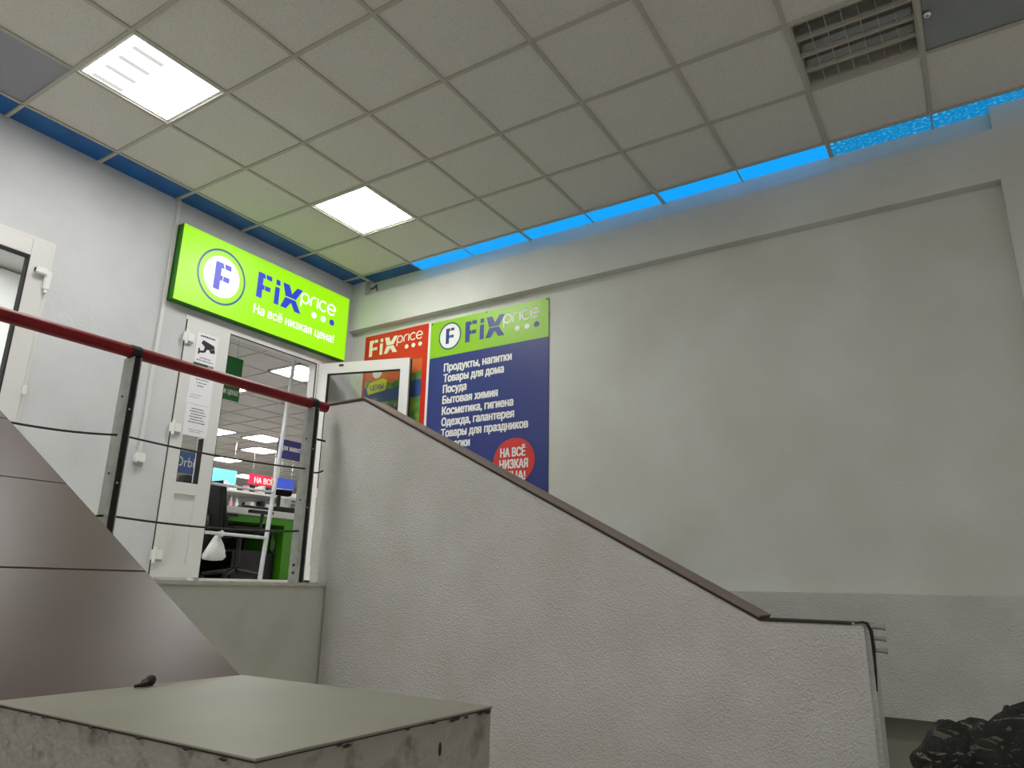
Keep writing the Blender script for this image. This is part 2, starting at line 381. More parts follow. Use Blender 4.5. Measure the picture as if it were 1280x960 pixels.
# ================================================================== STAIR PARAPET (beyond the void)
PY0, PY1 = 1.657, 1.83
t = thing('stair_parapet', 'rough white stucco stair parapet with sloping brown tiled top in mid picture', 'parapet', (2.7, 1.73, FL))
bm = bmesh.new()
prof = [(1.13, 0.001), (1.30, 0.0), (1.301, FL), (4.30, FL), (4.30, -.122), (3.888, -.118), (1.498, 1.130), (1.13, 1.132)]
prism(bm, [(x, PY0, z) for x, z in prof], (0, PY1-PY0, 0))
bmesh.ops.bevel(bm, geom=[e for e in bm.edges if abs(e.verts[0].co.x-e.verts[1].co.x) < .001 and abs(e.verts[0].co.y-e.verts[1].co.y) < .001 and e.verts[0].co.x in (e.verts[1].co.x,) and (e.verts[0].co.x > 4.29 or e.verts[0].co.x < 1.14)], offset=.018, segments=3, affect='EDGES')
obj('body', bm, 'stucco', t)
bm = bmesh.new()                                     # mortar bed, darkened to carry the gap shadow under the tiles
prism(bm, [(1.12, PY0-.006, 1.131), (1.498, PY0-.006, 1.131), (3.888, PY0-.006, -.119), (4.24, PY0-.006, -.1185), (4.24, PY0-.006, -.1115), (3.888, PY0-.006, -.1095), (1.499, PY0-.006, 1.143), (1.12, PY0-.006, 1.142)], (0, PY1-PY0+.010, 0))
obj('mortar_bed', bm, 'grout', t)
sl = Vector((3.888-1.498, 0, -1.25)).normalized(); nn = Vector((-sl.z, 0, sl.x)); nn = nn if nn.z > 0 else -nn
L = math.hypot(2.39, 1.25); tl = .6
s0 = 0.0
while s0 < L-.01:
    s1 = min(s0+tl, L); bm = bmesh.new()
    obox(bm, Vector((1.498, 0, 1.143)), sl, (0, 1, 0), nn, s0+.0015, s1-.0015, PY0-.010, PY1+.012, 0, .010)
    bevel(bm, .0015, 1); obj('cap_tile', bm, 'captile', t); s0 = s1
bm = B((1.13, 1.497, PY0-.008, PY1+.01, 1.143, 1.150)); obj('cap_tile', bm, 'captile', t)
bm = B((3.892, 4.29, PY0+.002, PY1, -.1195, -.112)); obj('cap_top', bm, 'stucco', t)
bm = bmesh.new()                                     # loose edging that curls down the end
tube(bm, [(4.25, PY0-.004, -.113), (4.28, PY0-.004, -.108), (4.296, PY0-.003, -.112), (4.306, PY0+.004, -.14), (4.308, PY0+.006, -.20), (4.306, PY0+.008, -.28), (4.303, PY0+.010, -.36)], [.003, .005, .006, .007, .007, .005, .002], 8)
e = obj('loose_edging', bm, 'dark', t, smooth=True); e['label'] = 'dark loose edging strip curling down the parapet end'
for z in (-.126, -.168, -.212):
    bm = bmesh.new(); tube(bm, [(4.296, PY0+.045, z), (4.348, PY0+.045, z-.002)], .008, 10); tube(bm, [(4.344, PY0+.045, z-.002), (4.352, PY0+.045, z-.002)], .011, 10)
    a = obj('anchor_stub', bm, 'steel', t); a['label'] = 'small grey metal stub'

# ================================================================== TILED BALUSTRADE AND PLINTH (near)
NY0, NY1 = -.895, -.362
t = thing('tiled_balustrade', 'wide sloping balustrade clad in glossy brown tiles at left, behind the plinth', 'balustrade', (2.2, -.65, FL))
xa, za, xb, zb = 3.235, -.25, 1.0, .92
xs = lambda z0, x: z0
m_ = (za-zb)/(xa-xb)
zs = lambda x: -.214+(-.523)*(x-3.166)
bm = bmesh.new()
prism(bm, [(x, NY0+.012, z) for x, z in ((1.302, FL), (3.186, FL), (3.186, zs(3.186)-.016), (1.0, zs(1.0)-.016), (1.0, .002), (1.302, .002))], (0, NY1-NY0-.024, 0))
obj('body', bm, 'stucco', t)
sd = Vector((1, 0, -.523)).normalized(); sn = Vector((.523, 0, 1)).normalized(); c27 = sd.x
bm = bmesh.new(); o0 = Vector((1.0, 0, zs(1.0)))
obox(bm, o0, sd, (0, 1, 0), sn, .0, (3.186-1.0)/c27-.004, NY0+.004, NY1-.004, -.016, -.005); obj('mortar_bed', bm, 'grout', t)
for xj0, xj1 in ((1.0, 1.118), (1.118, 1.650), (1.650, 2.182), (2.182, 2.714), (2.714, 3.186)):
    bm = bmesh.new(); obox(bm, o0, sd, (0, 1, 0), sn, (xj0-1.0)/c27+.0022, (xj1-1.0)/c27-.0022, NY0, NY1, -.010, 0.0)
    bevel(bm, .002, 2); obj('slope_tile', bm, 'brown', t)
t = thing('plinth', 'low square whitewashed plinth with chipped edges in the foreground', 'plinth', (3.6, -.67, FL))
bm = B((3.193, 3.905, -.901, -.376, FL, -.2195))
obj('body', bm, 'plinth', t)
bm = B((3.191, 3.909, -.905, -.374, -.217, -.213)); bevel(bm, .0012, 1); obj('top_slab', bm, 'plinth_top', t)
obj('edge_joint', B((3.1945, 3.9065, -.9025, -.3765, -.2192, -.2171)), 'lump', t)
for k in range(22):                                   # dark chips along the front edges
    u = random.random(); q = random.uniform(.0018, .0045); bm = bmesh.new()
    if k % 2: blob(bm, (3.9095, -.89+.505*u**.6, -.2185-random.random()*.004), (.0016, q*2.4, q*.7), 1)
    else: blob(bm, (3.21+.68*u, -.9055, -.2185-random.random()*.003), (q*2.2, .0016, q*.6), 1)
    obj('edge_chip', bm, 'lump', t)
bm = bmesh.new(); blob(bm, (3.906, -.525, -.262), (.0022, .0035, .011), 2); obj('edge_chip', bm, 'lump', t)
bm = bmesh.new(); tube(bm, [(3.222, -.658, -.209), (3.222, -.645, -.2075), (3.220, -.630, -.2055)], [.003, .0042, .006], 10); blob(bm, (3.212, -.618, -.2015), (.010, .011, .0115), 2); blob(bm, (3.213, -.630, -.205), (.008, .009, .008), 2)
tag(obj('dirt_lump', bm, 'lump', None, (3.22, -.635, -.213), True), 'tiny dark brown lump lying near the back edge of the plinth top', 'lump')

# ================================================================== RAILING
RX = 1.25
t = thing('railing', 'dark red tube handrail on grey steel posts along the landing edge', 'railing', (RX, .6, 0))
bm = bmesh.new(); tube(bm, [(RX, -.357, 1.099), (RX, 1.572, 1.092)], .032, 24); obj('handrail', bm, 'rail', t)
def post(y0, y1):
    # steel channel: broad light flank, dark open side towards the void
    xa, xb, h = RX-.047, RX+.045, 1.066
    bm = bmesh.new(); box(bm, xa, xb, y0, y0+.004, 0, h); box(bm, xa, xb, y1-.004, y1, 0, h); box(bm, xa, xa+.004, y0+.004, y1-.004, 0, h)
    p = obj('post', bm, 'steel', t)
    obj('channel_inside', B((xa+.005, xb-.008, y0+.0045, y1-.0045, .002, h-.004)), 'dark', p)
    bm = bmesh.new(); tube(bm, [(RX, y0-.004, 1.0965), (RX, y1+.004, 1.0965)], .0355, 24); obj('rail_clip', bm, 'steel_dark', p)
    for z in (.865, .485, .10, .055):
        bm = bmesh.new(); tube(bm, [(RX-.006, y0-.004, z), (RX-.006, y0+.001, z)], .0055 if z > .2 else .009, 10); obj('bolt', bm, 'dark', p)
    for z in (.80, .44):
        bm = bmesh.new(); tube(bm, [(xb-.012, (y0+y1)/2, z), (xb-.004, (y0+y1)/2, z)], .0055, 8); obj('bolt', bm, 'chrome', p)
for y in (.264, 1.440): post(y, y+.040)
def cable(ys, sag, name):
    bm = bmesh.new(); pts = []
    for a, b, za_, zb_ in ys:
        for k in range(12):
            f = k/12; pts.append((RX+.005, a+(b-a)*f, za_+(zb_-za_)*f-sag*4*f*(1-f)))
    pts.append((RX+.005, ys[-1][1], ys[-1][3])); tube(bm, pts, .0052, 8); obj(name, bm, 'dark', t, smooth=True)
cable([(-.357, .284, .648, .674), (.284, 1.46, .674, .678), (1.46, 1.59, .678, .685)], .018, 'cable')
cable([(-.357, .284, .275, .288), (.284, 1.46, .288, .300)], .022, 'cable')
bm = bmesh.new(); tube(bm, [(RX+.005, 1.45, .876), (RX+.005, 1.585, .874)], .0065, 8); obj('cable_stub', bm, 'dark', t)

# ================================================================== CEILING LAMPS, PANELS, STRIPS
def lamp(i, j, label, m='lamp', group=None):
    x0, y0 = i*.6, j*.6; t = thing('ceiling_light', label, 'ceiling light', (x0+.3, y0+.3, H), group)
    bm = bmesh.new(); a, b = .008, .032
    for bx in ((a, .592, a, b), (a, .592, .6-b, .592), (a, b, b, .6-b), (.6-b, .592, b, .6-b)): box(bm, x0+bx[0], x0+bx[1], y0+bx[2], y0+bx[3], H-.002, H+.05)
    obj('frame', bm, 'housing', t)
    obj('diffuser', B((x0+.022, x0+.578, y0+.022, y0+.578, H+.0005, H+.02)), m, t)
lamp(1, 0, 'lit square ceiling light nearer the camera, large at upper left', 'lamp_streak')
lamp(1, 3, 'lit square ceiling light closest to the green sign')
lamp(1, -6, 'added unseen ceiling fill light far behind the camera by the left wall')  # added out of view for more fill in the hall
lamp(1, -3, 'added unseen ceiling fill light over the balustrade by the left wall')  # added out of view to lift the left wall and the middle
lamp(7, -3, 'added unseen ceiling fill light above the camera', group=None)  # added overhead, out of view, to flatten the lighting
lamp(4, -6, 'added unseen ceiling fill light behind the camera in mid hall')  # added behind the camera to raise the overall light
# the unlit louvre lamp
x0, y0 = 4.2, 1.8; t = thing('louvre_light', 'unlit square ceiling light with open metal louvre at upper right', 'ceiling light', (4.5, 2.1, H))
bm = bmesh.new(); a, b = .010, .022
for bx in ((a, .59, a, b), (a, .59, .6-b, .59), (a, b, b, .6-b), (.6-b, .59, b, .6-b)): box(bm, x0+bx[0], x0+bx[1], y0+bx[2], y0+bx[3], H-.004, H+.09)
obj('frame', bm, 'tbar', t)
obj('housing', B((x0+.01, x0+.59, y0+.01, y0+.59, H+.09, H+.10)), 'tbar', t)
for k in range(5):                                   # long parabolic blades
    yc = min(max(y0+.022+.139*k, y0+.027), y0+.573); bm = bmesh.new()
    prism(bm, [(x0+.023, yc-.003, H+.002), (x0+.023, yc+.003, H+.002), (x0+.023, yc+.005, H+.03), (x0+.023, yc-.005, H+.03)], (.554, 0, 0))
    obj('louvre_blade', bm, 'tbar', t)
    if 0 < k < 4:
        bm = bmesh.new(); prism(bm, [(x0+.03, yc-.012, H+.0305), (x0+.03, yc+.012, H+.0305), (x0+.03, yc+.024, H+.066), (x0+.03, yc-.024, H+.066)], (.54, 0, 0))
        obj('reflector', bm, 'chrome', t)
for lane in range(4):
    for k in range(1, 7):
        bm = bmesh.new(); xc = x0+.023+.554*k/7; prism(bm, [(xc-.0012, y0+.030+.139*lane, H+.006), (xc-.0012, y0+.152+.139*lane, H+.006), (xc-.0012, y0+.150+.139*lane, H+.030), (xc-.0012, y0+.032+.139*lane, H+.030)], (.0024, 0, 0))
        obj('cross_blade', bm, 'tbar', t)
for k in range(4):
    bm = bmesh.new(); yc = y0+.0915+.139*k; tube(bm, [(x0+.03, yc, H+.075), (x0+.57, yc, H+.075)], .0075, 10)
    tb = obj('lamp_tube', bm, 'housing', t)
# odd panels
tag(obj('ceiling_panel', B((4.814, 5.992, 1.812, 2.388, H+.002, H+.010)), 'greypanel', None, (5.4, 2.1, H)), 'dark glossy grey ceiling panel in the upper right corner', 'ceiling panel')
tag(obj('ceiling_panel', B((.012, .588, -.588, -.012, H+.001, H+.010)), 'dullpanel', None, (.3, -.3, H)), 'grey blue ceiling panel at the upper left edge beside blue strip', 'ceiling panel')
bm = bmesh.new(); lathe(bm, (4.836, 2.085, H-.007), [(.020, 0), (.020, -.006), (.014, -.016), (.004, -.022)], 16)
tag(obj('sensor_dome', bm, 'chrome', None, (4.836, 2.085, H-.007), True), 'tiny shiny dome fixed beside the louvre light', 'sensor')

# perimeter panels of blue acrylic
ordw = ['first', 'second', 'third', 'fourth', 'fifth', 'sixth', 'seventh', 'eighth', 'ninth', 'tenth', 'eleventh', 'twelfth']
bm = bmesh.new()
box(bm, -.006, .006, YS, 3.2, H-.006, H+.002); box(bm, -.24, XE, 2.994, 3.006, H-.006, H+.002)
for j in range(-9, 6): box(bm, -.24, 0, j*.6-.010, j*.6+.010, H-.014, H-.001)
for i in range(1, 14):
    w = .014 if i in (3, 5, 7, 9) else .005
    box(bm, i*.6-w, i*.6+w, 3.0062, 3.19, H-.0055, H-.001)
box(bm, -.02, .012, 3.0, 3.12, H-.014, H-.001)
struct('trim_3', bm, 'tbar')
n = 0
for j in range(4, -3, -1):
    y = j*.6; n += 1
    tag(obj('edge_panel', B((-.238, -.008, y+.011, y+.589, H, H+.006)), 'strip_unlit', None, (-.12, y+.3, H)),
        'dark blue ceiling edge panel over the door wall, %s from the corner' % ordw[n-1], 'ceiling panel', 'blue panels along the left wall')
tag(obj('edge_panel', B((-.238, -.022, 3.008, 3.118, H, H+.006)), 'strip_unlit', None, (-.12, 3.06, H)), 'small dark blue ceiling edge panel right in the corner', 'ceiling panel', 'blue panels along the left wall')
n = 0
for i in range(0, 12):
    x = i*.6; n += 1; y1 = 3.188 if i < 8 else 3.118
    bm = bmesh.new()
    a = .014 if i in (3, 5, 7, 9) else .005; c = .014 if i+1 in (3, 5, 7, 9) else .005
    if i == 8: box(bm, x+a, 5.098, 3.008, 3.188, H, H+.006); box(bm, 5.098, x+.6-c, 3.008, 3.118, H, H+.006)
    else: box(bm, x+a, x+.6-c, 3.008, y1, H, H+.006)
    if i == 0: lb, mm = 'dark blue unlit ceiling edge panel over the right wall, nearest the corner', 'strip_unlit'
    elif i < 7: lb, mm = 'bright blue lit ceiling edge panel over the right wall, %s from the corner' % ordw[n-1], 'strip_lit'
    else: lb, mm = 'flecked light blue ceiling edge panel over the right wall, %s from the corner' % ordw[n-1], 'strip_frost'
    tag(obj('edge_panel', bm, mm, None, (x+.3, 3.1, H)), lb, 'ceiling panel', 'blue panels along the right wall')
bm = bmesh.new(); tube(bm, [(-.045, 3.182, 2.80), (-.02, 3.178, 2.812), (0, 3.174, 2.80), (.02, 3.172, 2.815), (.04, 3.172, 2.83), (.045, 3.174, 2.80), (.043, 3.18, 2.77)], .006, 8)
tag(obj('loose_cable', bm, 'dark', None, (0, 3.18, 2.8), True), 'short loose black cable in the corner niche under blue panel', 'cable')

# ================================================================== SHOP SIGN
sx = -.16
t = thing('sign_box', 'large lit lime green shop sign box above the door', 'sign', (-.2, 2.14, 2.03))
bm = B((-.238, sx-.004, 1.252, 3.028, 2.036, 2.668)); bevel(bm, .003, 1); obj('side_frame', bm, 'sign_side', t)
obj('lit_face', B((sx-.004, sx, 1.256, 3.024, 2.040, 2.664)), 'sign_green', t)
P = plane_x(sx)
roundel(P, 1.632, 2.356, .235, .945, 'sign_ring', 'sign_white', 'sign_blue', t, (1.0, .93, .745), .99)
wordmark(P, 1.968, 2.314, .226, .97, 'sign_blue', 'sign_white', ('sign_white', 'sign_white', 'sign_blue'), t)
text('На всё низкая цена!', P, 1.962, 2.166, .903, .076, 'sign_white', t, bold=.010)

# ================================================================== POSTERS ON THE RIGHT WALL
P = plane_y(3.192)
t = thing('poster_board', 'big navy poster board with white list of goods and green header', 'poster', (1.36, 3.2, .69))
obj('board', B((.748, 1.980, 3.1925, 3.1985, .69, 2.300)), 'poster_blue', t)
obj('header', B((.748, 1.980, 3.1915, 3.1925, 1.958, 2.300)), 'poster_green', t)
PH = plane_y(3.1915)
roundel(PH, .968, 2.140, .128, .97, 'poster_navy', 'poster_white', 'poster_navy', t, (1.0, .92, .88), 1.12)
wordmark(PH, 1.138, 2.048, .190, .98, 'poster_navy', 'poster_white', ('poster_white', 'poster_white', 'poster_navy'), t)
P2 = plane_y(3.1925)
for i, (s, w) in enumerate((('Продукты, напитки', .706), ('Товары для дома', .630), ('Посуда', .250), ('Бытовая химия', .575), ('Косметика, гигиена', .730), ('Одежда, галантерея', .740), ('Товары для праздников', .874), ('Подарки', .306))):
    text(s, P2, .920, 1.815-.0985*i, w, .066, 'poster_white', t, bold=.022)
disc(P2, 1.667, .965, .196, 'badge_red', t, name='badge', rv=.184)
PB = plane_y(3.1903)
for s, u, v, w in (('НА ВСЁ', 1.540, 1.000, .232), ('НИЗКАЯ', 1.534, .905, .264), ('ЦЕНА!', 1.552, .810, .224)): text(s, PB, u, v, w, .066, 'poster_white', t, n=.0004, bold=.02)
for x, z in ((.76, 2.287), (1.36, 2.289), (1.965, 2.287)):
    bm = bmesh.new(); tube(bm, [(x, 3.192, z), (x, 3.186, z)], .006, 10); obj('fixing_screw', bm, 'dark', t)
t = thing('poster_red', 'red poster with cream shop lettering left of the navy board', 'poster', (.33, 3.2, .69))
obj('board', B((-.068, .718, 3.193, 3.1985, .69, 2.308)), 'poster_red', t)
obj('white_margin', B((.720, .746, 3.192, 3.1985, .69, 2.304)), 'poster_white', t)
P3 = plane_y(3.193)
wordmark(P3, -.008, 2.095, .162, 1.0, 'cream', 'cream', ('cream', 'cream', 'cream'), t)
pz = 3.1915
obj('picture_top', B((-.034, .662, pz, 3.193, 1.79, 1.985)), 'picorange', t)
obj('picture_middle', B((-.034, .662, pz, 3.193, 1.625, 1.79)), 'picblue', t)
obj('picture_bottom', B((-.034, .662, pz, 3.193, .80, 1.625)), 'leafgreen', t)
disc(plane_y(pz), .12, 1.925, .06, 'poster_white', t, .0004, .0012, 'picture_disc')
bm = bmesh.new(); poly(bm, plane_y(pz), [(-.03, 1.86), (.30, 1.80), (.66, 1.87), (.66, 1.80), (.30, 1.74), (-.03, 1.78)], .0004, .0012); obj('picture_band', bm, 'leafgreen', t)
bm = bmesh.new(); poly(bm, plane_y(pz), [(.02, 1.715), (.235, 1.735), (.25, 1.83), (.20, 1.855), (.03, 1.83), (.0, 1.77)], .0012, .0022); obj('picture_label', bm, 'yellow', t)
text('ЦЕНЫ', plane_y(pz), .05, 1.755, .16, .045, 'picgrey', t, n=.0022, bold=.02)
bm = bmesh.new()
for k in range(9): poly(bm, plane_y(pz), circle_pts(.05+random.random()*.36, 1.66-random.random()*.22, .03+random.random()*.04, .02+random.random()*.04, 12), .0006+.0001*k, .0014+.0001*k)
obj('picture_goods', bm, 'picgrey', t)

# ================================================================== OPEN GLASS DOOR LEAF
hp = Vector((-.235, 2.80, 0)); du = Vector((.861, .261, 0)).normalized(); dv = Vector((0, 0, 1)); dn = Vector((du.y, -du.x, 0)); W = .90
t = thing('open_door_leaf', 'white framed glass door leaf standing open beside the posters', 'door', hp)
def dl(*a):
    bm = bmesh.new(); obox(bm, hp, du, dv, dn, *a); return bm
bm = bmesh.new()
for a in ((0, .085, .02, 1.955), (W-.085, W, .02, 1.955), (.085, W-.085, 1.855, 1.955), (.085, W-.085, .02, .14), (.085, W-.085, .72, .80)): obox(bm, hp, du, dv, dn, *a, -.055, .0)
obj('frame', bm, 'upvc', t)
obj('glass_pane', dl(.09, W-.09, .80, 1.85, -.030, -.026), 'glass', t)
obj('lower_panel', dl(.09, W-.09, .14, .72, -.04, -.02), 'upvc', t)
bm = bmesh.new()
for a in ((.085, .092, .80, 1.855), (W-.092, W-.085, .80, 1.855), (.085, W-.085, 1.848, 1.855), (.085, W-.085, .80, .807)): obox(bm, hp, du, dv, dn, *a, -.035, -.003)
obj('gasket', bm, 'gasket', t)
obj('edge_seal', dl(W, W+.006, .03, 1.95, -.045, -.025), 'gasket', t)
bm = bmesh.new(); obox(bm, hp, du, dv, dn, .20, .245, 1.918, 1.936, 0, .006); obj('latch_keep', bm, 'dark', t)
bm = bmesh.new(); obox(bm, hp, du, dv, dn, W-.062, W-.03, .92, 1.12, 0, .012); obox(bm, hp, du, dv, dn, W-.18, W-.03, 1.03, 1.05, .035, .05); obox(bm, hp, du, dv, dn, W-.055, W-.04, 1.03, 1.05, .01, .05); obj('handle', bm, 'chrome', t)

# ================================================================== SHOP DOOR FRAME AND FIXED LEAF
t = thing('door_1', 'x', 'door', (-.24, 2.1, 0)); del t['label'], t['category']; t['kind'] = 'structure'
bm = bmesh.new()
box(bm, -.33, -.235, 2.762, 2.808, 0.018, 1.948); box(bm, -.33, -.235, 1.428, 2.808, 1.948, 1.985); box(bm, -.33, -.238, 1.428, 1.436, 0.0, 1.948); box(bm, -.36, -.22, 1.83, 2.80, 0.0, .018)
obj('door_frame', bm, 'upvc', t)
bm = bmesh.new(); box(bm, -.243, -.2335, 2.757, 2.7625, .018, 1.948); box(bm, -.243, -.2335, 1.83, 2.76, 1.942, 1.949); box(bm, -.25, -.234, 2.782, 2.785, .018, 1.95); obj('gasket', bm, 'gasket', t)
t = thing('fixed_door_leaf', 'narrow white door leaf pasted with notices, left of the shop entrance', 'door', (-.24, 1.63, 0))
lx0, lx1 = -.30, -.226; y0, y1 = 1.442, 1.828
bm = bmesh.new()
for b in ((y0, y0+.095, .02, 1.945), (y1-.117, y1, .02, 1.945), (y0+.095, y1-.117, 1.87, 1.945), (y0+.095, y1-.117, .615, .70), (y0+.095, y1-.117, .02, .113)): box(bm, lx0, lx1, *b)
obj('frame', bm, 'upvc', t)
obj('lower_panel', B((lx0+.02, lx1-.02, y0+.095, y1-.117, .113, .615)), 'upvc', t)
obj('glass_pane', B((lx0+.03, lx0+.034, y0+.095, y1-.117, .70, 1.87)), 'glass', t)
bm = bmesh.new(); box(bm, lx0+.02, lx1+.001, y1-.121, y1-.113, .70, 1.05); box(bm, lx0+.02, lx1+.0005, y0+.093, y0+.098, .70, .95); box(bm, lx0+.02, lx1-.004, y0+.095, y1-.117, .697, .706); box(bm, -.31, -.233, 1.4355, 1.4415, .02, 1.945); box(bm, lx1-.002, lx1+.0005, y1-.004, y1+.0005, .02, 1.945); obj('gasket', bm, 'gasket', t)
for z in (1.80, 1.09, .17):
    bm = bmesh.new(); box(bm, lx1, lx1+.022, 1.415, 1.505, z-.035, z+.035); bevel(bm, .006, 2); tube(bm, [(lx1+.018, 1.440, z-.055), (lx1+.018, 1.440, z+.055)], .012, 12)
    h = obj('hinge', bm, 'white_plastic', t)
    bm = B((lx1+.004, lx1+.024, 1.452, 1.497, z-.034-.012, z-.030)); obj('hinge_cover', bm, 'greyink', h)
# notices
PL = plane_x(lx1+.0005)
def notice(name, label, y0, y1, z0, z1, m='paper'):
    t = thing(name, label, 'notice', (lx1, (y0+y1)/2, z0)); obj('sheet', B((lx1, lx1+.002, y0, y1, z0, z1)), m, t); return t
PN = plane_x(lx1+.002)
t = notice('camera_notice', 'white notice with a black surveillance camera picture on door leaf', 1.536, 1.722, 1.628, 1.872)
bm = bmesh.new()
poly(bm, PN, [(1.578, 1.790), (1.592, 1.818), (1.690, 1.795), (1.700, 1.770), (1.640, 1.748)], .0004, .0016)
poly(bm, PN, [(1.652, 1.752), (1.700, 1.766), (1.706, 1.735), (1.668, 1.728)], .0004, .0016)
poly(bm, PN, [(1.612, 1.765), (1.634, 1.755), (1.622, 1.722), (1.604, 1.728)], .0004, .0016)
poly(bm, PN, [(1.560, 1.745), (1.572, 1.748), (1.572, 1.700), (1.560, 1.696)], .0004, .0016)
poly(bm, PN, [(1.572, 1.728), (1.612, 1.736), (1.612, 1.718), (1.572, 1.710)], .0004, .0016)
obj('camera_picture', bm, 'ink', t)
def lines(P, t, y0, y1, rows, m, h=.006):
    bm = bmesh.new()
    for z, f0, f1 in rows:
        a = y0+(y1-y0)*f0; b = y0+(y1-y0)*f1
        while a < b:                                  # broken strokes: print too small to read
            w = random.uniform(.006, .018); poly(bm, P, [(a, z), (min(a+w, b), z), (min(a+w, b), z+h*random.uniform(.7, 1.1)), (a, z+h*random.uniform(.7, 1.1))], .0004, .0012); a += w+.0035
    obj('print_line', bm, m, t)
lines(PN, t, 1.536, 1.722, ((1.842, .15, .85),), 'ink', .014)
lines(PN, t, 1.536, 1.722, ((1.668, .25, .75), (1.647, .1, .92)), 'greyink', .010)
t = notice('paper_notice', 'long white paper notice of small print under the camera notice', 1.522, 1.728, 1.302, 1.560)
lines(PN, t, 1.522, 1.728, ((1.52, .3, .7), (1.495, .25, .8), (1.47, .3, .72), (1.445, .35, .6)), 'ink', .007)
lines(PN, t, 1.522, 1.728, ((1.37, .15, .6), (1.35, .1, .5)), 'greyink', .005)
t = notice('paper_notice', 'lower white paper notice of small print, above the leaf glass', 1.530, 1.732, 1.055, 1.300)
lines(PN, t, 1.530, 1.732, [(1.262-.021*k, .22-.06*(k % 2), .72+.07*(k % 3)) for k in range(6)], 'ink', .006)
lines(PN, t, 1.530, 1.732, ((1.10, .2, .85), (1.085, .25, .7)), 'greyink', .005)
# conduit on the wall with its box
t = thing('cable_conduit', 'white vertical cable conduit with small end box on left wall', 'conduit', (-.24, 1.23, .78))
bm = B((-.24, -.222, 1.215, 1.243, .86, H)); bevel(bm, .004, 2); obj('trunking', bm, 'upvc', t)
bm = B((-.24, -.195, 1.192, 1.266, .79, .862)); bevel(bm, .010, 2); obj('end_box', bm, 'white_plastic', t)
bm = B((-.236, -.204, 1.202, 1.256, .776, .792)); obj('box_gland', bm, 'greyink', t)

# glazed door nearest the camera
t = thing('door_2', 'x', 'door', (-.24, 0, 0)); del t['label'], t['category']; t['kind'] = 'structure'
bm = bmesh.new()
box(bm, -.32, -.236, .395, .442, 0, 2.10); box(bm, -.32, -.236, -.557, -.51, 0, 2.10); box(bm, -.32, -.236, -.557, .442, 2.10, 2.145)
obj('door_frame', bm, 'upvc', t)
t = thing('glazed_door_leaf', 'white glazed door leaf at the left edge behind the railing', 'door', (-.24, -.05, 0))
bm = bmesh.new()
for b in ((.300, .420, .02, 2.125), (-.535, -.42, .02, 2.125), (-.42, .300, 2.005, 2.125), (-.42, .300, .02, .14), (-.42, .3, .86, .97)): box(bm, -.300, -.224, *b)
bevel(bm, .004, 1); obj('frame', bm, 'upvc', t)
obj('glass_pane', B((-.27, -.266, -.42, .30, .97, 2.005)), 'glass', t)
obj('lower_panel', B((-.28, -.25, -.42, .30, .14, .86)), 'upvc', t)
bm = bmesh.new(); box(bm, -.28, -.2232, .293, .302, .97, 2.008); box(bm, -.28, -.2232, -.42, .302, 1.998, 2.007); obj('gasket', bm, 'gasket', t)
bm = bmesh.new(); tube(bm, [(-.20, .335, 1.915), (-.20, .405, 1.915)], .022, 12); box(bm, -.222, -.178, .335, .405, 1.893, 1.937); box(bm, -.222, -.19, .400, .436, 1.80, 1.93); bevel(bm, .006, 2)
tube(bm, [(-.205, .42, 1.78), (-.205, .42, 1.83)], .010, 10); obj('hinge', bm, 'white_plastic', t)
bm = B((-.222, -.200, .408, .434, 1.10, 1.16)); bevel(bm, .004, 2); obj('hinge', bm, 'white_plastic', t)

# ================================================================== SHOP INTERIOR
SXW, SY0, SY1, SZ = -15.0, -3.0, 15.0, 2.6
struct('shop_floor', B((SXW, -.391, SY0, SY1, -.1, 0.0)), 'floor')
struct('shop_ceiling', B((SXW, -.391, SY0, SY1, SZ+.02, SZ+.1)), 'shopceil')
struct('shop_wall', B((SXW-.1, SXW, SY0, SY1, 0, SZ+.1), (SXW, -.391, SY1, SY1+.1, 0, SZ+.1), (SXW, -.391, SY0-.1, SY0, 0, SZ+.1), (-.391, -.30, 3.46, SY1, 0, SZ+.1)), 'shopwall')
bm = bmesh.new()
for k in range(1, 24): box(bm, -.391-.6*k-.008, -.391-.6*k+.008, SY0, SY1, SZ+.012, SZ+.019)
for k in range(1, 30): box(bm, SXW, -.391, SY0+.6*k-.008, SY0+.6*k+.008, SZ+.0115, SZ+.0185)
struct('trim_4', bm, 'tbar')
k = 0
for x, y, lb in ((-2.40, 4.42, 'lit shop ceiling light seen just inside the right door jamb'), (-6.45, 7.1, 'lit shop ceiling light above the navy hanging sign'), (-7.55, 7.9, 'lit shop ceiling light deeper in, below the first pair'),
                 (-6.7, 6.2, 'lit shop ceiling light beside the white door leaf'), (-9.2, 8.3, 'lit shop ceiling light over the teal hanging sign'), (-3.9, 4.35, 'lit shop ceiling light half hidden by the handrail'),
                 (-11.0, 10.2, 'lit shop ceiling light farthest back'), (-1.3, .45, 'added unseen shop fill light behind the glazed door'), (-1.3, -1.5, 'added unseen shop fill light farther left behind the glazed door'), (-1.2, 9.5, 'lit shop ceiling light past the cash desk'), (-5.5, 10.4, 'lit shop ceiling light far right in the shop'), (-11.5, 5.0, 'lit shop ceiling light far left in the shop')):  # the two behind the glazed door are added to brighten its glass
    t = thing('shop_ceiling_light', lb, 'ceiling light', (x, y, SZ))
    bm = bmesh.new(); s = .297
    for b in ((-s, s, -s, -s+.03), (-s, s, s-.03, s), (-s, -s+.03, -s, s), (s-.03, s, -s, s)): box(bm, x+b[0], x+b[1], y+b[2], y+b[3], SZ-.002, SZ+.02)
    obj('frame', bm, 'housing', t); obj('diffuser', B((x-.27, x+.27, y-.27, y+.27, SZ+.002, SZ+.018)), 'lamp_shop', t)

